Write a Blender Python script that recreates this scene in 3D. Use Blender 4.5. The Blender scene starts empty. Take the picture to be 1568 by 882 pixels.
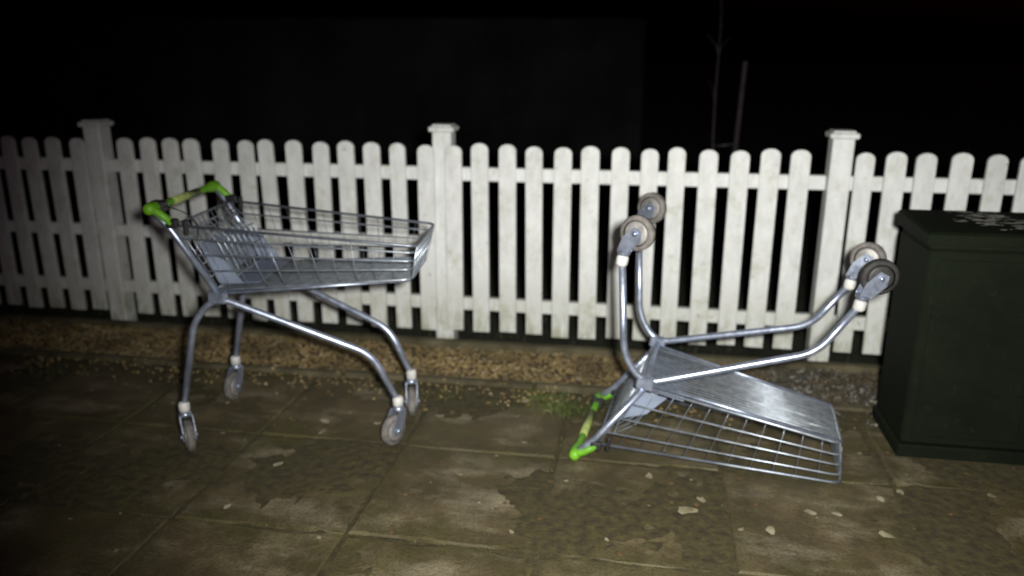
import bpy, math, random
import numpy as np
from mathutils import Vector, Matrix, noise
random.seed(7); np.random.seed(7)
scene=bpy.context.scene
scene.view_settings.view_transform='Standard'; scene.view_settings.look='None'; scene.view_settings.exposure=0
TH=math.radians(-9.7)
FR=Matrix.Rotation(TH,4,'Z')

# ---------------------------------------------------------------- helpers
class MB:
    def __init__(s): s.v=[]; s.f=[]; s.m=[]; s.sm=[]
    def add(s,vs,fs,mi=0,smooth=False):
        o=len(s.v); s.v+= [tuple(p) for p in vs]
        for f in fs: s.f.append([o+i for i in f]); s.m.append(mi); s.sm.append(smooth)
    def box(s,x0,x1,y0,y1,z0,z1,mi=0,b=0.0,M=None):
        b=min(b,(x1-x0)/2.2,(y1-y0)/2.2,(z1-z0)/2.2)
        if b<=0:
            vs=[(x,y,z) for x in(x0,x1) for y in(y0,y1) for z in(z0,z1)]
            fs=[(0,1,3,2),(4,6,7,5),(0,4,5,1),(2,3,7,6),(0,2,6,4),(1,5,7,3)]
        else:
            vs=[];idx={}
            for ix,x in enumerate((x0,x1)):
                for iy,y in enumerate((y0,y1)):
                    for iz,z in enumerate((z0,z1)):
                        sx=b*(1-2*ix); sy=b*(1-2*iy); sz=b*(1-2*iz)
                        idx[ix,iy,iz,0]=len(vs); vs.append((x,y+sy,z+sz))
                        idx[ix,iy,iz,1]=len(vs); vs.append((x+sx,y,z+sz))
                        idx[ix,iy,iz,2]=len(vs); vs.append((x+sx,y+sy,z))
            fs=[]
            for i in(0,1):
                fs.append([idx[i,0,0,0],idx[i,1,0,0],idx[i,1,1,0],idx[i,0,1,0]])
                fs.append([idx[0,i,0,1],idx[1,i,0,1],idx[1,i,1,1],idx[0,i,1,1]])
                fs.append([idx[0,0,i,2],idx[1,0,i,2],idx[1,1,i,2],idx[0,1,i,2]])
                for j in(0,1):
                    fs.append([idx[i,j,0,0],idx[i,j,1,0],idx[i,j,1,1],idx[i,j,0,1]])
                    fs.append([idx[i,0,j,0],idx[i,1,j,0],idx[i,1,j,2],idx[i,0,j,2]])
                    fs.append([idx[0,i,j,1],idx[1,i,j,1],idx[1,i,j,2],idx[0,i,j,2]])
                    for k in(0,1): fs.append([idx[i,j,k,0],idx[i,j,k,1],idx[i,j,k,2]])
        if M is not None: vs=[M@Vector(p) for p in vs]
        s.add(vs,fs,mi)
    def tube(s,pts,r,n=8,mi=0,cap=True,radii=None):
        P=[Vector(p) for p in pts]; vs=[];fs=[]
        t0=(P[1]-P[0]).normalized()
        ref=Vector((0,0,1)) if abs(t0.z)<.9 else Vector((1,0,0))
        nrm=t0.cross(ref).normalized()
        for i,p in enumerate(P):
            if i==0:t=P[1]-P[0]
            elif i==len(P)-1:t=P[i]-P[i-1]
            else:t=(P[i+1]-P[i]).normalized()+(P[i]-P[i-1]).normalized()
            t.normalize()
            nrm=(nrm-t*nrm.dot(t)).normalized(); bn=t.cross(nrm)
            rr=radii[i] if radii else r
            for k in range(n):
                a=2*math.pi*k/n
                vs.append(p+nrm*math.cos(a)*rr+bn*math.sin(a)*rr)
        for i in range(len(P)-1):
            for k in range(n):
                fs.append((i*n+k,i*n+(k+1)%n,(i+1)*n+(k+1)%n,(i+1)*n+k))
        if cap: fs.append(list(range(n))[::-1]); fs.append([(len(P)-1)*n+k for k in range(n)])
        s.add(vs,fs,mi,True)
    def obj(s,name,mats,parent=None,M=None):
        me=bpy.data.meshes.new(name); me.from_pydata(s.v,[],s.f)
        for m in mats: me.materials.append(m)
        me.polygons.foreach_set('material_index',s.m)
        me.polygons.foreach_set('use_smooth',s.sm)
        me.update()
        import bmesh
        bm=bmesh.new(); bm.from_mesh(me); bmesh.ops.recalc_face_normals(bm,faces=bm.faces); bm.to_mesh(me); bm.free()
        ob=bpy.data.objects.new(name,me); scene.collection.objects.link(ob)
        if parent: ob.parent=parent
        elif M is not None: ob.matrix_world=M
        return ob
def empty(name,M=Matrix.Identity(4)):
    e=bpy.data.objects.new(name,None); scene.collection.objects.link(e); e.matrix_world=M; e.empty_display_size=.2; return e
def fillet(pts,rad,n=6):
    P=[Vector(p) for p in pts]; out=[P[0]]
    for i in range(1,len(P)-1):
        a=(P[i-1]-P[i]); b=(P[i+1]-P[i]); r=min(rad,a.length*.48,b.length*.48)
        A=P[i]+a.normalized()*r; B=P[i]+b.normalized()*r
        for k in range(n+1):
            t=k/n; out.append(A*(1-t)**2+P[i]*2*t*(1-t)+B*t*t)
    out.append(P[-1]); return out

# ---------------------------------------------------------------- materials
def mat(name):
    m=bpy.data.materials.new(name); m.use_nodes=True; nt=m.node_tree
    return m,nt,nt.nodes['Principled BSDF']
class N:
    def __init__(s,nt,coord='Object'):
        s.nt=nt; s.tc=nt.nodes.new('ShaderNodeTexCoord'); s.co=s.tc.outputs[coord]
    def noise(s,scale,det=4,rough=.6,vec=None,scl=None):
        n=s.nt.nodes.new('ShaderNodeTexNoise'); n.inputs['Scale'].default_value=scale; n.inputs['Detail'].default_value=det; n.inputs['Roughness'].default_value=rough
        v=vec or s.co
        if scl:
            mp=s.nt.nodes.new('ShaderNodeMapping'); mp.inputs['Scale'].default_value=scl; s.nt.links.new(v,mp.inputs['Vector']); v=mp.outputs[0]
        s.nt.links.new(v,n.inputs['Vector']); return n.outputs['Fac']
    def ramp(s,src,stops):
        r=s.nt.nodes.new('ShaderNodeValToRGB'); e=r.color_ramp.elements
        while len(e)<len(stops): e.new(.5)
        for i,(p,c) in enumerate(stops):
            e[i].position=p; e[i].color=(c,c,c,1) if not isinstance(c,tuple) else (*c,1)
        s.nt.links.new(src,r.inputs['Fac']); return r.outputs['Color']
    def mix(s,fac,a,b,blend='MIX'):
        m=s.nt.nodes.new('ShaderNodeMix'); m.data_type='RGBA'; m.blend_type=blend
        for sock,val in ((m.inputs['Factor'],fac),(m.inputs['A'],a),(m.inputs['B'],b)):
            if isinstance(val,tuple): sock.default_value=(*val,1)
            elif isinstance(val,(int,float)): sock.default_value=val
            else: s.nt.links.new(val,sock)
        return m.outputs['Result']
    def math(s,op,a,b=0,clamp=False):
        m=s.nt.nodes.new('ShaderNodeMath'); m.operation=op; m.use_clamp=clamp
        for i,val in enumerate((a,b)):
            if isinstance(val,(int,float)): m.inputs[i].default_value=val
            else: s.nt.links.new(val,m.inputs[i])
        return m.outputs[0]
    def bump(s,h,st,dist,bsdf):
        b=s.nt.nodes.new('ShaderNodeBump'); b.inputs['Strength'].default_value=st; b.inputs['Distance'].default_value=dist
        s.nt.links.new(h,b.inputs['Height']); s.nt.links.new(b.outputs[0],bsdf.inputs['Normal'])
    def link(s,a,b): s.nt.links.new(a,b)

def simple(name,c1,c2,scale=20,rough=.6,metal=0,bump=0,stops=(.35,.7)):
    m,nt,b=mat(name); k=N(nt)
    n=k.noise(scale,4); k.link(k.ramp(n,[(stops[0],c1),(stops[1],c2)]),b.inputs['Base Color'])
    b.inputs['Roughness'].default_value=rough; b.inputs['Metallic'].default_value=metal
    if bump: k.bump(n,bump,.01,b)
    return m

def fence_mat():
    m,nt,b=mat('weathered_white_paint'); k=N(nt)
    sep=nt.nodes.new('ShaderNodeSeparateXYZ'); k.link(k.co,sep.inputs[0])
    z=sep.outputs[2]
    mid=k.noise(16,5,.7,scl=(1.6,1,.55)); fine=k.noise(90,3,.7,scl=(1,1,.2))
    col=k.mix(k.ramp(mid,[(.3,0.),(.65,1.)]),(.60,.62,.62),(.78,.80,.81))
    gr=k.ramp(k.noise(9,5,.75),[(.54,0.),(.70,1.)])
    col=k.mix(k.math('MULTIPLY',gr,.5),col,(.38,.39,.27))
    low=k.math('SUBTRACT',1.0,k.math('MULTIPLY',z,2.4),True)
    lowm=k.math('MULTIPLY',low,k.ramp(mid,[(.36,0.),(.6,1.)]))
    col=k.mix(k.math('MULTIPLY',lowm,.9),col,(.21,.22,.11))
    spots=k.ramp(k.noise(26,3,.8),[(.62,0.),(.74,1.)])
    col=k.mix(k.math('MULTIPLY',spots,.65),col,(.18,.18,.12))
    k.link(col,b.inputs['Base Color']); b.inputs['Roughness'].default_value=.65
    k.bump(fine,.25,.004,b); return m
M_fence=fence_mat()

def paving_mat():
    m,nt,b=mat('mossy_concrete_slab'); k=N(nt)
    sep=nt.nodes.new('ShaderNodeSeparateXYZ'); k.link(k.co,sep.inputs[0])
    def jd(ax,off,p):
        f=k.math('FRACT',k.math('DIVIDE',k.math('SUBTRACT',ax,off),p))
        return k.math('SUBTRACT',.5,k.math('ABSOLUTE',k.math('SUBTRACT',f,.5)))
    big=k.noise(1.7,6,.62); mid=k.noise(7,5,.68); fine=k.noise(110,3,.75)
    wob=k.math('MULTIPLY',k.math('SUBTRACT',mid,.5),.6)
    d=k.math('ADD',k.math('MINIMUM',jd(sep.outputs[0],.31,.6),jd(sep.outputs[1],2.08,.61)),wob)
    near=k.ramp(d,[(.0,1.),(.19,0.)])
    col=k.ramp(big,[(.30,(.055,.039,.018)),(.50,(.112,.086,.040)),(.68,(.19,.155,.085))])
    col=k.mix(k.ramp(mid,[(.35,.75),(.62,0.)]),col,(.045,.034,.015))
    sm=k.noise(2.6,4,.66,scl=(1,2.0,1))
    col=k.mix(k.ramp(sm,[(.50,0.),(.76,.75)]),col,(.34,.30,.21))
    col=k.mix(k.math('MULTIPLY',near,.75),col,(.052,.044,.013))
    grn=k.ramp(k.noise(3.1,4,.7),[(.50,0.),(.72,.7)])
    col=k.mix(grn,col,(.078,.072,.016))
    col=k.mix(k.ramp(fine,[(.34,.6),(.55,0.)]),col,(.03,.023,.011))
    k.link(col,b.inputs['Base Color'])
    k.link(k.ramp(mid,[(.3,.5),(.7,.8)]),b.inputs['Roughness'])
    h=k.math('ADD',k.math('MULTIPLY',fine,.4),mid)
    k.bump(h,.6,.014,b); return m
M_pave=paving_mat()
M_joint=simple('joint_moss_soil',(.030,.022,.009),(.070,.060,.018),30,.9,0,.8)
M_kerb=simple('edging_concrete',(.045,.038,.017),(.12,.105,.06),7,.85,0,.5)
M_soil=simple('soil',(.05,.036,.018),(.12,.085,.04),25,.95,0,.8)
M_grassg=simple('grass_ground',(.008,.009,.005),(.022,.026,.012),5,.95,0,.5)
M_blade=simple('grass_blade',(.040,.065,.010),(.11,.15,.02),3,.6)
M_lawn=simple('lawn_blade',(.012,.016,.007),(.030,.036,.014),3,.7)
M_bark=simple('bark',(.018,.013,.015),(.045,.035,.035),40,.9,0,.5)
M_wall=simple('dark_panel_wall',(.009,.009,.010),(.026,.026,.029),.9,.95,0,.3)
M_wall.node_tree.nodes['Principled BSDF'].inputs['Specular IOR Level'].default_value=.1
def zinc():
    m,nt,b=mat('zinc_plated_steel'); k=N(nt)
    n=k.noise(26,4,.7)
    col=k.ramp(n,[(.3,(.28,.32,.43)),(.65,(.46,.52,.66))])
    rust=k.ramp(k.noise(17,4,.75),[(.66,0.),(.76,.6)])
    col=k.mix(rust,col,(.18,.12,.08)); k.link(col,b.inputs['Base Color'])
    b.inputs['Metallic'].default_value=.75
    k.link(k.ramp(n,[(.3,.28),(.7,.44)]),b.inputs['Roughness']); return m
M_zinc=zinc()
M_wire=simple('zinc_wire',(.30,.34,.40),(.54,.60,.68),30,.36,.72)
M_rim=simple('dull_zinc_rim',(.19,.22,.27),(.38,.42,.50),14,.42,.8)
M_green=simple('green_plastic',(.09,.28,.010),(.19,.46,.02),9,.5)
M_label=simple('handle_label',(.22,.30,.08),(.42,.46,.17),30,.5)
M_black=simple('black_plastic',(.012,.012,.013),(.03,.03,.032),20,.45)
M_tyre=simple('grey_tyre',(.085,.08,.078),(.20,.185,.17),30,.75,0,.3)
M_tyred=simple('dark_tyre',(.012,.012,.012),(.035,.033,.032),30,.7,0,.3)
M_hub=simple('hub_grey',(.16,.155,.15),(.36,.35,.34),25,.5,.3)
M_hubd=simple('dark_hub',(.02,.02,.02),(.06,.06,.06),25,.5,.3)
M_ferr=simple('ferrule_grey',(.45,.45,.44),(.7,.7,.68),25,.5)
def seatp():
    m,nt,b=mat('smoked_seat_plastic'); k=N(nt)
    k.link(k.ramp(k.noise(9),[(.3,(.12,.145,.21)),(.7,(.22,.26,.35))]),b.inputs['Base Color'])
    b.inputs['Roughness'].default_value=.4; return m
M_seat=seatp()
def cabm():
    m,nt,b=mat('dark_green_cabinet_paint'); k=N(nt)
    col=k.ramp(k.noise(3,5,.7),[(.3,(.0030,.0050,.0024)),(.7,(.0070,.0105,.0048))])
    col=k.mix(k.ramp(k.noise(22,4,.8),[(.60,0.),(.75,.4)]),col,(.022,.024,.013))
    k.link(col,b.inputs['Base Color']); b.inputs['Roughness'].default_value=.7; b.inputs['Specular IOR Level'].default_value=.12
    k.bump(k.noise(160,2),.12,.002,b); return m
M_cab=cabm()
M_scuff=simple('pale_scuff',(.16,.16,.13),(.46,.46,.42),60,.8)
M_leaf=simple('fallen_leaf',(.16,.13,.07),(.42,.39,.28),18,.7)
M_leafb=simple('brown_leaf',(.09,.05,.02),(.2,.12,.05),18,.7)

# ---------------------------------------------------------------- ground
g=MB(); S=250
g.add([(-S,-S,-.05),(S,-S,-.05),(S,S,-.05),(-S,S,-.05)],[(0,1,2,3)])
g.obj('ground',[M_grassg])
j=MB(); nu,nv=380,118; ua,ub,va,vb=-5.2,4.3,.55,3.312
vs=[]
for b_ in range(nv+1):
    for a_ in range(nu+1):
        u=ua+(ub-ua)*a_/nu; v=va+(vb-va)*b_/nv
        h=-.004+.012*noise.noise(Vector((u*2.3,v*2.3,5)))+.005*noise.noise(Vector((u*19,v*19,1)))
        vs.append((u,v,min(h,.0015)))
j.add(vs,[(b_*(nu+1)+a_,b_*(nu+1)+a_+1,(b_+1)*(nu+1)+a_+1,(b_+1)*(nu+1)+a_) for b_ in range(nv) for a_ in range(nu)],0,True)
j.add([(-9,-4,-.03),(9,-4,-.03),(9,3.31,-.03),(-9,3.31,-.03)],[(0,1,2,3)])
rows=[2.08+.61*k for k in range(-9,2)]
pv=MB()
for r in rows:
    for c in range(-14,14):
        u0=.31+.6*c
        a=[random.uniform(.002,.008) for _ in range(4)]
        x0,x1=u0+a[0],u0+.6-a[1]; y0,y1=r+a[2],r+.61-a[3]
        if r+.61>3.31: y1=min(y1,3.295)
        per=[]; n=12
        def pt(i,side):
            t=i/n
            return [(x0+(x1-x0)*t,y0),(x1,y0+(y1-y0)*t),(x1-(x1-x0)*t,y1),(x0,y1-(y1-y0)*t)][side]
        for side in range(4):
            for i in range(n): per.append(pt(i,side))
        cx,cy=(x0+x1)/2,(y0+y1)/2
        tx,ty=random.uniform(-.012,.012),random.uniform(-.012,.012); h=random.uniform(-.004,.002)
        Z=lambda x,y:h+(x-cx)*tx+(y-cy)*ty
        L=len(per); vs=[]
        for i,(x,y) in enumerate(per):
            w=noise.noise(Vector((x*16,y*16,3)))*.007+max(0,noise.noise(Vector((x*5,y*5,9)))-.25)*.06
            ins=.006+abs(w)
            dx=max(-1,min(1,(cx-x)/.29)); dy=max(-1,min(1,(cy-y)/.29))
            xi,yi=x+dx*ins,y+dy*ins
            vs.append((xi,yi,Z(xi,yi)))
        for i,(x,y) in enumerate(per):
            w=noise.noise(Vector((x*14,y*14,3)))*.003
            dx=max(-1,min(1,(cx-x)/.29)); dy=max(-1,min(1,(cy-y)/.29))
            vs.append((x+dx*abs(w),y+dy*abs(w),Z(x,y)-.006))
        for (x,y) in per: vs.append((x,y,-.06))
        fs=[list(range(L))]
        for i in range(L):
            k=(i+1)%L
            fs.append((i,L+i,L+k,k)); fs.append((L+i,2*L+i,2*L+k,L+k))
        pv.add(vs,fs,0)
pave=empty('pavement',FR)
pv.obj('slabs',[M_pave],pave); j.obj('joint_bed',[M_joint],pave)
kb=MB(); x=-8.7
while x<8.5:
    b=random.uniform(-.006,.006)
    kb.box(x+.003,x+.912,3.307+b,3.365+b,-.1,.016+random.uniform(-.006,.006),0,.012); x+=.915
kb.obj('kerb',[M_kerb],None,FR)
fb=MB(); x=-8.9
while x<8.5:
    fb.box(x+.002,x+1.8,3.775,3.835,-.1,.028+random.uniform(-.004,.004),0,.008); x+=1.803
fb.obj('fence_gravel_board',[M_kerb],None,FR)
def gravelmat():
    m,nt,b=mat('gravel_stone'); k=N(nt)
    v=nt.nodes.new('ShaderNodeTexVoronoi'); v.inputs['Scale'].default_value=55; k.link(k.co,v.inputs['Vector'])
    sp=nt.nodes.new('ShaderNodeSeparateColor'); k.link(v.outputs['Color'],sp.inputs[0])
    sep=nt.nodes.new('ShaderNodeSeparateXYZ'); k.link(k.co,sep.inputs[0])
    tan=k.ramp(sp.outputs[0],[(0.,(.17,.12,.045)),(.5,(.24,.17,.07)),(.85,(.31,.225,.10)),(1.,(.40,.34,.22))])
    gry=k.ramp(sp.outputs[1],[(0.,(.025,.025,.02)),(.7,(.08,.08,.07)),(1.,(.3,.3,.27))])
    f=k.math('ADD',sep.outputs[0],k.math('MULTIPLY',k.noise(2.5),.6))
    fr=k.ramp(f,[(.60,0.),(.95,1.)])
    c=k.mix(fr,tan,gry)
    c=k.mix(k.ramp(k.noise(3.2,4),[(.40,.75),(.58,0.)]),c,(.065,.047,.020))
    k.link(c,b.inputs['Base Color']); b.inputs['Roughness'].default_value=.8; return m
M_grav=gravelmat()
gv=MB(); gv.add([(-8.9,3.36,-.008),(8.5,3.36,-.008),(8.5,3.78,-.008),(-8.9,3.78,-.008)],[(0,1,2,3)],1)
ico=[(0,0,1),(.894,0,.447),(.276,.851,.447),(-.724,.526,.447),(-.724,-.526,.447),(.276,-.851,.447),(.724,.526,-.447),(-.276,.851,-.447),(-.894,0,-.447),(-.276,-.851,-.447),(.724,-.526,-.447),(0,0,-1)]
icf=[(0,1,2),(0,2,3),(0,3,4),(0,4,5),(0,5,1),(1,6,2),(2,7,3),(3,8,4),(4,9,5),(5,10,1),(6,7,2),(7,8,3),(8,9,4),(9,10,5),(10,6,1),(11,7,6),(11,8,7),(11,9,8),(11,10,9),(11,6,10)]
for i in range(15000):
    u=random.uniform(-5,3.6); v=random.uniform(3.365,3.775); s=random.uniform(.0045,.010)
    if random.random()<.04: u,v=random.uniform(-3,2),3.31-abs(random.gauss(0,.10)) 
    z=-.002+random.uniform(0,.011) if v>3.37 else .003
    if v<3.37 and v>3.3: z=.02
    R=Matrix.Rotation(random.uniform(0,6.3),3,'Z')@Matrix.Rotation(random.uniform(-.6,.6),3,'X')
    sc=(s*random.uniform(.8,1.4),s*random.uniform(.7,1.1),s*random.uniform(.5,.9))
    gv.add([R@Vector((p[0]*sc[0]*random.uniform(.85,1.1),p[1]*sc[1],p[2]*sc[2]))+Vector((u,v,z)) for p in ico],icf,0)
gv.obj('gravel',[M_grav,M_soil],None,FR)

# ---------------------------------------------------------------- fence
fence=empty('picket_fence',FR)
VF=3.85; pitch=.1377
posts=[(-6.69,0),(-4.80,0),(-2.916,1),(-1.024,0),(.863,1),(2.75,0),(4.64,0)]
pk=MB()
for k in range(-30,62):
    u=-2.752+pitch*k+random.uniform(-.005,.005)
    if any(fl and abs(u-p)<.075 for p,fl in posts): continue
    w=.0425+random.uniform(-.002,.002); top=1.037+random.uniform(-.007,.007); bot=.066+random.uniform(-.007,.007)
    pts=[(-w,bot),(w,bot),(w,top-.032)]
    for a in range(1,8):
        an=math.pi*a/8; pts.append((w*math.cos(an),top-.032+.032*math.sin(an)))
    pts.append((-w,top-.032))
    M=Matrix.Translation((u,VF,0))@Matrix.Rotation(random.gauss(0,.007),4,'Y')@Matrix.Rotation(random.gauss(0,.005),4,'X')@Matrix.Rotation(random.gauss(0,.03),4,'Z')
    n=len(pts); bx=.0025
    cz=(bot+top)/2
    def ins(p): return (p[0]*(1-bx/w), p[1]+(bx if p[1]<cz else -bx))
    vs=[M@Vector((ins(p)[0],-.0,ins(p)[1])) for p in pts]+[M@Vector((p[0],.0025,p[1])) for p in pts]+[M@Vector((p[0],.019,p[1])) for p in pts]
    fs=[list(range(n)),[2*n+i for i in range(n)][::-1]]
    for r in(0,1):
        for i in range(n):
            q=(i+1)%n; fs.append((r*n+i,(r+1)*n+i,(r+1)*n+q,r*n+q))
    pk.add(vs,fs)
pk.obj('pickets',[M_fence],fence)
ps=MB(); rl=MB()
for i,(p,fl) in enumerate(posts):
    v0=VF-.004 if fl else VF+.026
    tw=random.uniform(-.01,.01)
    M=Matrix.Translation((p,v0,0))@Matrix.Rotation(tw,4,'Y')
    ps.box(-.048,.048,0,.096,-.05,1.092,0,.004,M)
    ps.box(-.064,.064,-.016,.112,1.0925,1.118,0,.006,M)
    ps.box(-.050,.050,-.002,.098,1.1185,1.128,0,.004,M)
    if i<len(posts)-1:
        q=posts[i+1][0]
        zs=[(.887,.034),(.21,.034)]
        if p<-1.5: zs.append((.53,.032))
        for z,h in zs:
            rl.box(p+.049,q-.049,VF+.0235,VF+.060,z-h,z+h,0,.004)
ps.obj('posts',[M_fence],fence); rl.obj('rails',[M_fence],fence)

# ---------------------------------------------------------------- trolley
def make_trolley(M,cast,name='shopping_trolley'):
    root=empty(name,M)
    fr=MB()
    for s in(-1,1):
        path=fillet([(-.012,s*.243,.17),(.062,s*.236,.515),(.150,s*.226,.607),(.70,s*.15,.365),(.79,s*.135,.17)],.065,8)
        fr.tube(path,.0130,12)
        fr.tube(fillet([(.165,s*.226,.612),(.02,s*.252,.868),(-.03,s*.258,.925)],.03,4),.0120,10)
        fr.tube([(.17,s*.205,.612),(.86,s*.155,.662)],.006,8)
        fr.box(.125,.19,s*.226-.018,s*.226+.018,.580,.625,0,.006)
    fr.tube([(.160,-.228,.598),(.160,.228,.598)],.0105,10)
    fr.obj('frame',[M_zinc],root)
    B=MB()
    def P(s,t,sd):
        b0=Vector((.14,.21,.625));b1=Vector((.865,.165,.668)); r0=Vector((.035,.252,.875)); r1=Vector((.895,.20,.80))
        p=(b0.lerp(b1,s)).lerp(r0.lerp(r1,s),t); p.y*=sd; return p
    for t in [0,.3,.55,.8,1]:
        rad=.0052 if t in(0,1) else .0034
        mi=1 if t==1 else 0
        B.tube(fillet([P(0,t,-1),P(1,t,-1),P(1,t,1),P(0,t,1)],.035,5),rad,8,mi)
    B.tube([P(0,1,-1),P(0,1,1)],.0045,8,1); B.tube([P(0,0,-1),P(0,0,1)],.004,8)
    nc=11
    for i in range(nc+1):
        s=i/nc
        B.tube(fillet([P(s,1,-1),P(s,0,-1),P(s,0,1),P(s,1,1)],.025,4),.0011 if i%4 else .0017,6,1)
    for i in range(1,17):
        y=-1+2*i/17
        a=P(0,0,1);b=P(1,0,1);c=P(1,1,1)
        B.tube([(a.x,a.y*y,a.z-.004),(b.x-.004,b.y*y,b.z-.004),(c.x,c.y*y,c.z)],.0029,6)
    for i in range(13):
        y=-1+2*i/12
        a=P(0,1,1);b=P(0,0,1)
        B.tube([(a.x+.008,a.y*.95*y,a.z-.002),(b.x+.006,b.y*.93*y,b.z+.012)],.0023,6)
    for t in(.2,.4,.6,.8):
        a=P(0,t,1); B.tube([(a.x+.011,-a.y*.94,a.z),(a.x+.011,a.y*.94,a.z)],.0026,6)
    for i in range(9):
        y=-.17+.34*i/8
        B.tube(fillet([(.085,y,.86),(.155,y,.80),(.205,y,.665)],.03,4),.0023,6)
    for q in((.085,.86),(.155,.80),(.18,.735),(.205,.665)):
        B.tube([(q[0],-.17,q[1]),(q[0],.17,q[1])],.003,6)
    B.obj('basket',[M_wire,M_rim],root)
    sp=MB()
    for s in(-1,1):
        pts=[(.105,.775),(.185,.735),(.245,.652),(.155,.650)]; ya=s*.196; yb=s*.193
        vs=[(p[0],ya,p[1]) for p in pts]+[(p[0],yb,p[1]) for p in pts]
        sp.add(vs,[(0,1,2,3),(7,6,5,4)]+[(q,(q+1)%4,4+(q+1)%4,4+q) for q in range(4)])
    sp.box(-.001,.003,-.188,.188,-.075,.07,0,.001,Matrix.Translation((.118,0,.73))@Matrix.Rotation(math.radians(-22),4,'Y'))
    sp.box(0,.15,-.185,.185,-.002,.002,0,.001,Matrix.Translation((.155,0,.642))@Matrix.Rotation(math.radians(-4),4,'Y'))
    sp.obj('seat_panel',[M_seat],root)
    H=MB(); hz=.935;hx=-.035
    ys=[-.290,-.283,-.267,-.235,-.205,-.19,.19,.205,.235,.267,.283,.290]
    rs=[.010,.019,.0225,.0225,.018,.0140,.0140,.018,.0225,.0225,.019,.010]
    H.tube([(hx,y,hz) for y in ys],.02,14,0,True,rs)
    H.tube([(hx,-.11,hz),(hx,.11,hz)],.0153,14,1)
    for s in(-1,1):
        H.tube(fillet([(hx-.004,s*.262,hz),(hx+.025,s*.262,hz-.012),(.035,s*.256,.882)],.02,4),.0145,10,0)
        H.box(.012,.055,s*.254-.015,s*.254+.015,.866,.900,2,.006)
        H.box(.07,.085,s*.247-.012,s*.247+.012,.84,.895,2,.004)
    H.box(hx-.02,hx+.03,-.235,-.19,hz-.02,hz+.0215,2,.006)
    H.tube(fillet([(hx+.03,-.21,hz),(hx+.09,-.2,hz-.02),(.10,-.19,.87),(.08,-.18,.80)],.03,4),.0022,6,2)
    H.obj('handle',[M_green,M_label,M_black],root)
    for i,(x,y,yaw,dark) in enumerate(cast):
        C=MB(); Rz=Matrix.Rotation(math.radians(yaw),3,'Z'); o=Vector((x,y,0))
        T=lambda p:o+Rz@Vector(p)
        C.tube([T((0,0,.19)),T((0,0,.182)),T((0,0,.158)),T((0,0,.150))],.02,14,0,True,[.0145,.021,.021,.016])
        C.tube([T((0,0,.151)),T((0,0,.142)),T((0,0,.131))],.02,14,1,True,[.019,.024,.022])
        wc=(-.034,0,.062)
        for s in(-1,1):
            pts=[(.018,.134),(-.018,.138),(-.058,.085),(-.056,.050),(-.026,.040),(.008,.085)]
            y0=s*.0205;y1=s*.0245
            vs=[T((p[0],y0,p[1])) for p in pts]+[T((p[0],y1,p[1])) for p in pts]; n=len(pts)
            C.add(vs,[list(range(n)),[n+q for q in range(n)][::-1]]+[(q,(q+1)%n,n+(q+1)%n,n+q) for q in range(n)],1)
            C.tube([T((wc[0],s*.0246,wc[2])),T((wc[0],s*.031,wc[2]))],.009,8,1)
            C.tube([T((wc[0],s*.0155,wc[2])),T((wc[0],s*.019,wc[2]))],.043,20,3,True,[.046,.036])
        C.box(-.018,.018,-.0245,.0245,.130,.1395,1,.003,Matrix.Translation(o)@Rz.to_4x4())
        C.tube([T((wc[0],a,wc[2])) for a in(-.015,-.0125,-.008,.008,.0125,.015)],.06,28,2,True,[.050,.058,.0615,.0615,.058,.050])
        C.obj('castor_%d'%(i+1),[M_ferr,M_zinc,M_tyred if dark else M_tyre,M_hubd if dark else M_hub],root)
    return root
T1=Matrix.Translation((-1.22,3.03,0))@Matrix.Rotation(math.radians(-4),4,'Z')
make_trolley(T1,[(-.012,-.243,125,0),(-.012,.243,80,0),(.79,-.135,62,0),(.79,.135,100,0)])
T2=Matrix.Translation((.307,2.945,.022))@Matrix.Rotation(math.radians(-15.6),4,'Z')@Matrix.Rotation(math.radians(9.2),4,'Y')@Matrix.Rotation(math.pi,4,'X')@Matrix.Translation((.035,0,-.935))
make_trolley(T2,[(-.012,.243,195,0),(-.012,-.243,205,0),(.79,.135,170,1),(.79,-.135,200,0)])

# ---------------------------------------------------------------- cabinet
cab=empty('utility_cabinet',FR)
u0,u1,v0,v1=.985,1.78,2.93,3.27
c=MB()
c.box(u0-.012,u1+.012,v0-.012,v1+.012,-.03,.05,0,.006)
c.box(u0,u1,v0,v1,.0505,.80,0,.008)
c.box(u0+.006,u1-.006,v0+.006,v1-.006,.8005,.822,0,.002)
lz=.8225
L=[(u0-.014,v0-.02,lz),(u1+.014,v0-.02,lz),(u1+.014,v1+.014,lz),(u0-.014,v1+.014,lz),
   (u0-.014,v0-.02,lz+.034),(u1+.014,v0-.02,lz+.034),(u1+.014,v1+.014,lz+.050),(u0-.014,v1+.014,lz+.050),
   (u0-.004,v0-.008,lz+.042),(u1+.004,v0-.008,lz+.042),(u1+.004,v1+.004,lz+.058),(u0-.004,v1+.004,lz+.058)]
c.add(L,[(0,1,2,3),(0,4,5,1),(1,5,6,2),(2,6,7,3),(3,7,4,0),(4,8,9,5),(5,9,10,6),(6,10,11,7),(7,11,8,4),(8,9,10,11)])
mid=(u0+u1)/2
for a,b in((u0+.035,mid-.004),(mid+.004,u1-.035)):
    c.box(a,b,v0-.006,v0-.0005,.085,.765,0,.003)
    c.box(a+.04,b-.04,v0-.008,v0-.0065,.14,.71,0,.0015)
for z in(.30,.55):
    c.box(mid-.05,mid-.02,v0-.017,v0-.0085,z-.03,z+.03,0,.003)
c.obj('cabinet_body',[M_cab,M_black],cab)
sc=MB()
def lidz(v): return lz+.0425+(v-(v0-.008))/(v1-v0+.012)*.016+.0012
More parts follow.
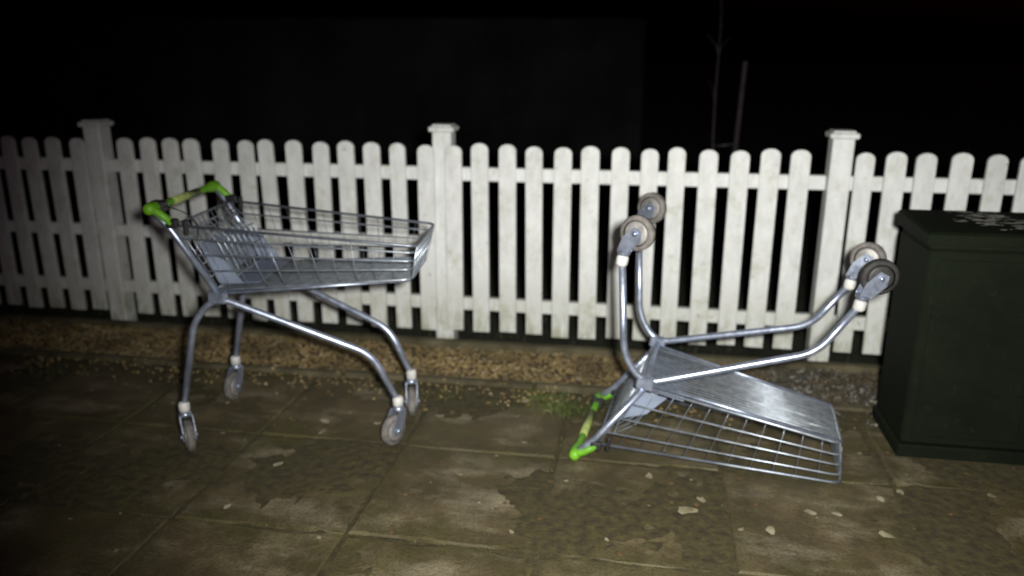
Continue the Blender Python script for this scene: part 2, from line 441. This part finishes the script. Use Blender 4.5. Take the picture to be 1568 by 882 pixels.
for i in range(90):
    cu=random.gauss(1.24,.055); cv=random.gauss(3.13,.06); cv=min(max(cv,2.97),3.24)
    n=7; r=random.uniform(.004,.017); st=random.uniform(1,2.6)
    if cu<u0+.06: continue
    sc.add([(cu+math.cos(6.283*k/n)*r*st*random.uniform(.5,1.1),cv+math.sin(6.283*k/n)*r*.6*random.uniform(.6,1.1),0) for k in range(n)],[list(range(n))])
sc.v=[(x,y,lidz(y)+random.uniform(0,.0006)) for x,y,z in sc.v]
sc.obj('lid_scuffs',[M_scuff],cab)

# ---------------------------------------------------------------- leaf litter
lf=MB()
def leaf(x,y,s,mi=0,z=.004):
    n=9; a0=random.uniform(0,6.28)
    vs=[]; cu=random.uniform(.1,.35)
    for k in range(n):
        a=6.283*k/n; r=s*random.uniform(.55,1.15)
        px,py=math.cos(a)*r*1.25,math.sin(a)*r*.75
        vs.append((x+px*math.cos(a0)-py*math.sin(a0),y+px*math.sin(a0)+py*math.cos(a0),z+abs(px)*cu*.6))
    vs.append((x,y,z+.002))
    lf.add(vs,[(k,(k+1)%n,n) for k in range(n)],mi,True)
for X,Y,s in [(.578,2.325,.034),(.642,2.391,.019),(-.863,2.637,.020),(-.767,2.996,.028),(-1.99,3.748,.020),(.82,2.205,.020),(1.178,2.183,.023),(.985,2.313,.021),(1.067,2.305,.016),(1.25,2.395,.019),(-.188,2.566,.013),(1.34,2.44,.018),(-2.19,3.81,.02),(-.76,2.9,.02),(.055,3.2,.02),(.15,3.1,.018),(1.64,2.42,.015),(.49,2.55,.02),(-.55,2.98,.018),(-.95,2.35,.014),(-.3,3.05,.016),(.0,2.2,.012)]:
    leaf(X,Y,s*random.uniform(.9,1.1),0,.007)
for i in range(520):
    X=random.uniform(-4.2,3.2); d=3.33-abs(random.gauss(0,.25)) if random.random()<.5 else random.uniform(.9,3.3)
    leaf(X*.9857+d*.1685,-X*.1685+d*.9857,random.uniform(.003,.012),random.choice([0,1,1]),.006)
for i in range(220):
    X=random.uniform(-4.5,3.2); d=random.uniform(3.35,3.76)
    leaf(X*.9857+d*.1685,-X*.1685+d*.9857,random.uniform(.008,.018),random.choice([0,1,1]),.018)
lf.obj('fallen_leaves',[M_leaf,M_leafb])

# ---------------------------------------------------------------- weeds & grass
def blade(mb,x,y,z,h,w,lean,az):
    dx,dy=math.cos(az),math.sin(az); vs=[]
    for t in(0,.5,1):
        ww=w*(1-t*.9); lx=lean*h*t*t
        vs+=[(x+dx*lx-dy*ww,y+dy*lx+dx*ww,z+h*t*(1-.3*lean*t)),(x+dx*lx+dy*ww,y+dy*lx-dx*ww,z+h*t*(1-.3*lean*t))]
    mb.add(vs,[(0,1,3,2),(2,3,5,4)],0,True)
wd=MB()
for cx,cy,n,sp in [(.22,3.13,700,.075),(.16,3.24,300,.06),(.05,3.28,60,.06),(-.28,3.28,70,.07),(.12,3.36,60,.05),(-2.2,3.55,60,.1)]:
    for i in range(n):
        x=random.gauss(cx,sp); y=random.gauss(cy,sp*.6)
        blade(wd,x,y,-.005,random.uniform(.010,.035),random.uniform(.001,.0024),random.uniform(.2,.9),random.uniform(0,6.3))
for i in range(2200):
    c=random.choice([-4,-3,-2,-1,0,1,2,3]) 
    if random.random()<.5: u=.31+.6*c+random.gauss(0,.006); v=random.uniform(.9,3.3)
    else: u=random.uniform(-3,2.6); v=random.choice([1.47,2.08,2.69,3.30])+random.gauss(0,.006)
    if noise.noise(Vector((u*3,v*3,0)))<.12: continue
    blade(wd,u*.9857+v*.1685,-u*.1685+v*.9857,-.008,random.uniform(.008,.016),random.uniform(.001,.0018),random.uniform(.2,.9),random.uniform(0,6.3))
wd.obj('weeds',[M_blade])
gr=MB()
for i in range(6000):
    u=random.uniform(-5,4); v=3.97+abs(random.gauss(0,.9))
    blade(gr,u*.9857+v*.1685,-u*.1685+v*.9857,-.05,random.uniform(.05,.12),random.uniform(.0015,.003),random.uniform(.2,.9),random.uniform(0,6.3))
gr.obj('grass',[M_lawn])

# ---------------------------------------------------------------- background
w=MB(); x=-15
while x<0.2:
    w.box(x,x+1.862,0,.05,-.05,1.93+random.uniform(-.004,.004),0,.002); x+=1.865
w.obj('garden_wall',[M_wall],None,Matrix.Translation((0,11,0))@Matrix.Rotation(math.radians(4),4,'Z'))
tr=empty('sapling_tree',Matrix.Translation((1.40,5.6,-.05)))
t=MB()
path=[Vector((noise.noise(Vector((z*1.3,0,1)))*.03,noise.noise(Vector((z,4,1)))*.03,z)) for z in [i*.15 for i in range(13)]]
t.tube(path,.011,8,0,True,[.011-.0007*i for i in range(13)])
for i in range(6):
    k=random.randint(8,12); o=path[k]; az=random.uniform(0,6.3); L=random.uniform(.08,.2)
    pts=[o+Vector((math.cos(az)*L*q*.5,math.sin(az)*L*q*.5,L*q+.03*math.sin(q*5))) for q in(0,.3,.65,1)]
    t.tube(pts,.004,5,0,True,[.003,.002,.0015,.001])
t.obj('trunk_and_limbs',[M_bark],tr)
st=MB(); st.tube([(.11,-.05,0),(.165,-.05,1.47)],.015,8); st.tube([(.0,-.01,.9),(.13,-.05,.92)],.008,8,1)
st.obj('support_stake',[M_bark,M_black],tr)

# ---------------------------------------------------------------- light
W=bpy.data.worlds.new('World'); scene.world=W; W.use_nodes=True; nt=W.node_tree
bg=nt.nodes['Background']; sk=nt.nodes.new('ShaderNodeTexSky'); sk.sky_type='NISHITA'; sk.sun_disc=False
sk.sun_elevation=math.radians(-3); sk.sun_rotation=math.radians(150)
tint=nt.nodes.new('ShaderNodeMix'); tint.data_type='RGBA'; tint.blend_type='MULTIPLY'; tint.inputs['Factor'].default_value=1
tint.inputs['B'].default_value=(1.5,.45,1.0,1)
nt.links.new(sk.outputs[0],tint.inputs['A']); nt.links.new(tint.outputs['Result'],bg.inputs[0]); bg.inputs[1].default_value=.08
def aim(o,p,t): o.location=p; o.rotation_euler=(Vector(t)-Vector(p)).to_track_quat('-Z','Y').to_euler()
sl=bpy.data.lights.new('moonlight','SUN'); sl.energy=.004; sl.angle=math.radians(.5); so=bpy.data.objects.new('moonlight',sl); scene.collection.objects.link(so); aim(so,(4,-6,9),(0,3,0))
l=bpy.data.lights.new('flash_light','SPOT'); l.energy=670; l.spot_size=math.radians(90); l.spot_blend=1; l.shadow_soft_size=.05; l.color=(1,.98,.91)
lo=bpy.data.objects.new('flash_light',l); scene.collection.objects.link(lo); aim(lo,(.12,0,1.52),(.60,3.3,.22))

# ---------------------------------------------------------------- camera
cam=bpy.data.cameras.new('camera'); co=bpy.data.objects.new('camera',cam); scene.collection.objects.link(co)
co.location=(0,0,1.45); co.rotation_euler=(math.radians(90-16.2),0,0)
cam.lens=28; cam.sensor_width=36; cam.clip_end=1000; cam.clip_start=.05
cam.dof.use_dof=True; cam.dof.focus_distance=2.05; cam.dof.aperture_fstop=1.5
scene.camera=co
